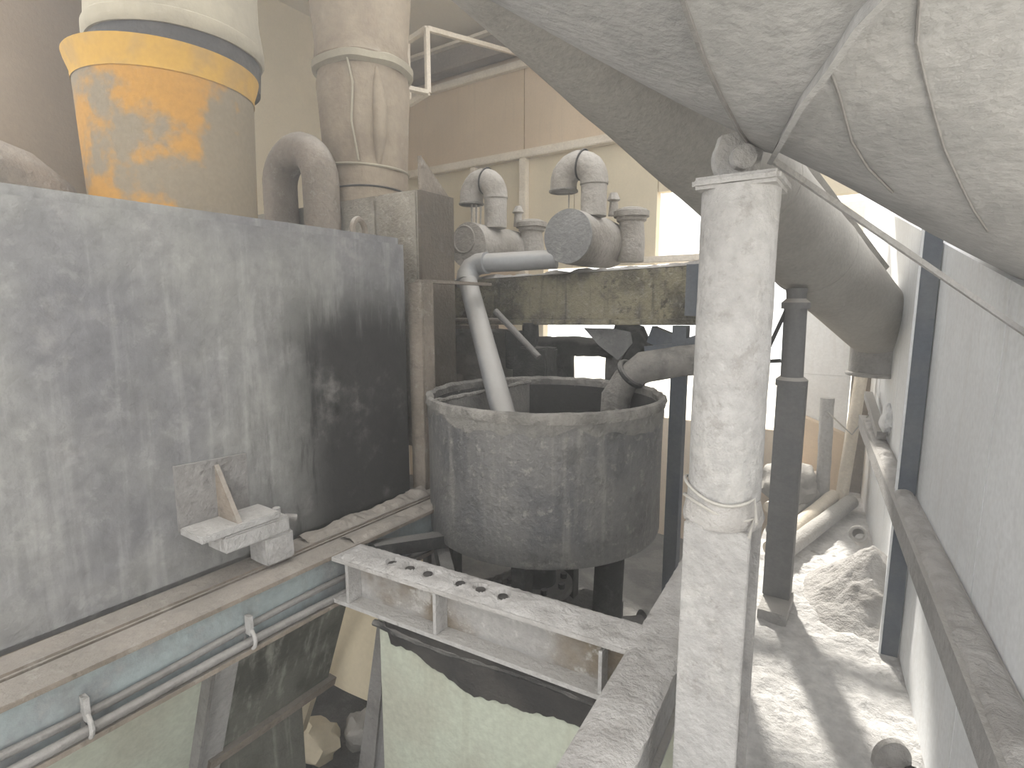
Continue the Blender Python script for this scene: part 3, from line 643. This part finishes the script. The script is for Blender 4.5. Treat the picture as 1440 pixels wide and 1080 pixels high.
tag(fin('steel_upright', box((-.64, 2.80, -.6), (-.575, 2.90, 1.505), .004), 'dusty_dk'), 'grey upright bar behind the support leg holding the box beam', 'post')
# pit
pm = thing('pump_body', (-.95, 1.95, -.05), 'dark round pump casing in the pit right of the outlet flange', 'pump')
fin('casing', cyl((-.92, 1.86, .18), (-.70, 2.04, .2), .12, n=32, seg=4, rough=.012), 'black', pm)
fin('neck', cyl((-.84, 1.95, .2), (-.84, 1.98, .62), .06, n=24), 'black', pm)
fin('flange', cyl((-.70, 2.04, .2), (-.685, 2.052, .2), .14, n=32), 'dusty_dk', pm)
fin('plinth', box((-1.0, 1.75, -.62), (-.6, 2.3, .06), .01), 'pit', pm)
tag(fin('slurry_mound', grid(-1.72, -1.02, 1.72, 2.6, 40, 46, lambda x, y: Vector((x, y, .02 + .16 * math.exp(-((x + 1.5) ** 2 + (y - 1.9) ** 2) * 5) + .03 * nz((x, y, 0), 12) + .015 * nz((x, y, 4), 30))), thick=.5), 'pit'),
    'black lumpy slurry mound in the pit under the barrel', 'mound')
for k, x in enumerate((-1.52, -1.42)):
    tag(fin('pit_rod', cyl((x, 1.62 + .03 * k, -.2), (x, 1.62 + .03 * k, .62), .018, n=10), 'rubber'),
        ('left' if k == 0 else 'right') + ' one of two thin black rods below the barrel edge', 'rod', 'black rods below the barrel')
tag(fin('brace_beam', bar((-1.62, 1.78, .62), (-1.30, 1.50, .55), .05, .08), 'black'), 'slanting dark brace under the barrel edge behind the cross beam', 'brace')
tag(fin('brace_beam', bar((-1.50, 1.30, .70), (-1.30, 1.95, .60), .06, .05), 'black'), 'dark flat bar joining channel and barrel behind the cross beam', 'brace')

# ---- hopper below the channel, pale panel below the cross beam
hw = thing('tank_hopper', (-1.8, .4, 0), 'sloping hopper plates with flat stiffener below the channel', 'hopper')
def slope(y0, y1, z0, z1, off, th, m, nm, par):
    fx = lambda z: -1.585 - .38 * (.62 - z)
    return fin(nm, hexa([(fx(z0) + off - th, y0, z0), (fx(z0) + off, y0, z0), (fx(z0) + off, y1, z0), (fx(z0) + off - th, y1, z0),
                         (fx(z1) + off - th, y0, z1), (fx(z1) + off, y0, z1), (fx(z1) + off, y1, z1), (fx(z1) + off - th, y1, z1)]), m, par)
slope(-1.0, .80, -.3, .558, 0, .012, 'greenp', 'plate', hw)
slope(.803, 1.30, .06, .558, 0, .012, 'hopper', 'plate', hw)
slope(.745, .85, -.3, .556, .012, .012, 'dusty', 'stiffener', hw)
slope(.74, .752, -.3, .556, .05, .05, 'dusty_dk', 'stiffener', hw)
slope(-.35, -.28, -.3, .556, .05, .05, 'dusty_dk', 'stiffener', hw)
slope(.80, 1.32, .02, .06, .03, .045, 'brownd', 'lower_edge', hw)
fin('lower_plate', box((-2.0, .85, -.55), (-1.84, 1.2, .02)), 'hopper', hw)
tag(fin('chute_plate', grid(-2.35, -1.56, 0, 1, 24, 24, lambda x, v: Vector((x, 1.45 + .25 * v ** 1.5 - .06 * math.sin((x + 2.35) / .9 * math.pi), -.05 + v * .60)), thick=.02), 'wall_cr'),
    'cream curved chute plate deep below the cross beam', 'chute')
tag(fin('slant_bar', bar((-1.72, 1.40, .55), (-2.02, 1.30, -.3), .05, .03), 'wall_cr'), 'pale slanting bar in front of the curved chute', 'bar')
lp = thing('slant_stanchion', (-1.42, 1.30, -.6), 'dark slanting plate stanchion left of the pale green sheet', 'stanchion')
fin('leg_plate', hexa([(-1.66, 1.26, -.6), (-1.56, 1.26, -.6), (-1.56, 1.30, -.6), (-1.66, 1.30, -.6), (-1.405, 1.26, .60), (-1.36, 1.26, .60), (-1.36, 1.30, .60), (-1.405, 1.30, .60)]), 'dusty_dk', lp)
fin('leg_side', hexa([(-1.57, 1.262, -.6), (-1.50, 1.31, -.6), (-1.50, 1.33, -.6), (-1.57, 1.29, -.6), (-1.362, 1.262, .60), (-1.33, 1.31, .60), (-1.33, 1.33, .60), (-1.362, 1.29, .60)]), 'prop', lp)
gp2 = thing('green_panel', (-.9, 1.25, -.6), 'pale green sheet panel under the cross beam with torn rubber edge', 'panel')
fin('sheet', hexa([(-1.35, 1.19, -.6), (-.28, 1.30, -.6), (-.28, 1.31, -.6), (-1.35, 1.20, -.6), (-1.345, 1.19, .57), (-.28, 1.26, .57), (-.28, 1.27, .57), (-1.345, 1.20, .57)]), 'greenp', gp2)

bm = bmesh.new(); N = 90; top = []; bot = []
for i in range(N + 1):
    f = i / N; x = -1.345 + f * .97; y = 1.182 + f * .07
    dz = .10 + .055 * math.exp(-((f - .42) / .22) ** 2) + .018 * nz((f * 9, 0, 0), 1) + .010 * nz((f * 40, 0, 3), 1) + .045 * f - (.07 if f < .06 else 0)
    top.append((x, y - .03 + .004 * nz((f * 20, 1, 0), 1), .585)); bot.append((x, y - .008, .585 - dz))
ta = [bm.verts.new(p) for p in top]; ba = [bm.verts.new(p) for p in bot]; bb_ = [bm.verts.new((p[0], p[1] + .006, p[2])) for p in bot]; tb = [bm.verts.new((p[0], p[1] + .03, p[2])) for p in top]
for i in range(N):
    bm.faces.new([ta[i], ta[i + 1], ba[i + 1], ba[i]]); bm.faces.new([ba[i], ba[i + 1], bb_[i + 1], bb_[i]]); bm.faces.new([bb_[i], bb_[i + 1], tb[i + 1], tb[i]])
rs_ = fin('torn_rubber', bm, 'rubber', gp2); rs_['label'] = 'black torn rubber strip'
fin('rubber_bead', sweep([(-1.345 + .97 * i / 40, 1.165 + .07 * i / 40 + .006 * nz((i, 0, 0), .35), .535 - .012 * math.sin(i * .18)) for i in range(41)], .011, 8, rough=.004, rs=30), 'black', gp2)
for c, sz, m_, lb in (((-2.12, 1.45, -.50), (.12, .10, .09), 'wall_cr', 'cream broken lump lying in the pit below the hopper'),
                      ((-1.98, 1.62, -.50), (.10, .09, .08), 'bag', 'grey broken lump lying in the pit beside the slanting stanchion'),
                      ((-2.28, 1.32, -.52), (.12, .09, .07), 'black', 'black broken lump lying in the pit under the hopper edge')):
    tag(fin('rubble_lump', lump(c, sz, int(c[0] * -50), 3), m_), lb, 'rubble', 'rubble lumps in the pit')

# ================================================================== WALKWAY CLUTTER
def heap(x, y):
    d = math.hypot((x - .07) / .34, (y - 3.42) / .52)
    h = max(0, 1 - d); h = .34 * h ** 1.25
    return Vector((min(x, wx(y) - .004), y, -.015 + h + (.02 * nz((x, y, 0), 9) + .012 * nz((x, y, 5), 26)) * min(1, h * 12)))
tag(fin('powder_heap', grid(-.30, .165, 2.95, 4.0, 46, 90, heap, thick=.02), 'crust'), 'grey powder heap piled against the right wall', 'heap')
ps = thing('pipe_stub', (.0, 3.72, .1), 'short open pipe stub sticking out of the powder heap', 'pipe')
fin('tube', sweep([(.0, 3.58, .30), (.02, 3.76, .20)], .038, 20, cap=False), 'dusty', ps)
fin('collar', tor((.0, 3.58, .30), .038, .010, (-.1, -.85, .47)), 'dusty', ps)
for k, (a, b, r_, lb) in enumerate((((-.42, 3.50, .06), (-.07, 4.90, .07), .055, 'nearest of the dusty pipes lying across the walkway'),
                                    ((-.46, 3.66, .06), (-.19, 4.92, .09), .05, 'second dusty pipe lying on the walkway behind the nearest one'),
                                    ((-.50, 4.0, .05), (-.30, 4.95, .10), .045, 'third dusty pipe lying on the walkway'),
                                    ((-.55, 4.15, .16), (-.33, 5.05, .20), .04, 'topmost dusty pipe lying on the walkway pile'))):
    tag(fin('floor_pipe', cyl(a, b, r_, n=20, seg=10, rough=.004), 'trim' if k % 2 else 'dusty'), lb, 'pipe', 'pipes lying on the walkway')
tag(fin('powder_sack', lump((-.50, 4.72, .2), (.20, .30, .17), 12, 4, .22), 'bag'), 'bulging dusty sack behind the pipes at the walkway end', 'sack')
tag(fin('leaning_pipe', cyl((-.135, 4.92, .06), (-.055, 5.05, 1.45), .045, n=20), 'trim'), 'tall pale pipe leaning at the end of the walkway', 'pipe')
tag(fin('short_post', cyl((-.265, 4.90, .02), (-.285, 4.90, .88), .05, n=20, seg=10, rough=.006), 'dusty'), 'short pale post standing left of the leaning pipe', 'post')
tag(fin('loose_wire', sweep([(-.28, 4.86, .78), (-.18, 4.80, .70), (-.10, 4.84, .62), (-.05, 4.80, .72), (.0, 4.78, .80)], .006, 6), 'wire'), 'thin loose wire strung at the walkway end', 'wire')
bk = thing('bent_plate', (.16, 2.2, 0), 'small bent dusty plate on the floor by the right wall', 'plate')
fin('plate', prism([(.11, 2.12, 0), (.22, 2.18, 0)] + [Vector((.165 + .055 * math.cos(a), 2.15 + .03 * math.cos(a), .02 + .075 * math.sin(a))) for a in [R(15 + 15 * i) for i in range(11)]], (-.01, .02, 0)), 'crust', bk)
fin('tip', lump((.225, 2.15, .01), (.025, .02, .02), 5, 2), 'rubber', bk)
tag(fin('wall_bundle', lump((.105, 4.05, .90), (.045, .16, .10), 8, 4, .3), 'wall_w'), 'white dust covered bundle lying on the girt rail', 'bundle')
tag(fin('girt_stub', bar((-.02, 4.75, .95), (.07, 3.95, .815), .05, .05), 'dusty'), 'short dusty timber slanting down onto the girt rail', 'timber')

# ------------------------------------------------------------------ dust haze hanging in the hall
hm = bpy.data.materials.new('dust_haze'); hm.use_nodes = True; ht = hm.node_tree; ht.nodes.remove(ht.nodes['Principled BSDF'])
vs = ht.nodes.new('ShaderNodeVolumeScatter'); vs.inputs['Density'].default_value = .08; vs.inputs['Anisotropy'].default_value = .45
ht.links.new(vs.outputs[0], ht.nodes['Material Output'].inputs['Volume'])
M['haze'] = hm
hz = fin('dust_haze', box((-4.94, -1.1, -.55), (1.5, 4.98, 4.44)), 'haze', smooth=False)
tag(hz, 'thin bright dust haze filling the hall air', 'haze'); hz['kind'] = 'stuff'
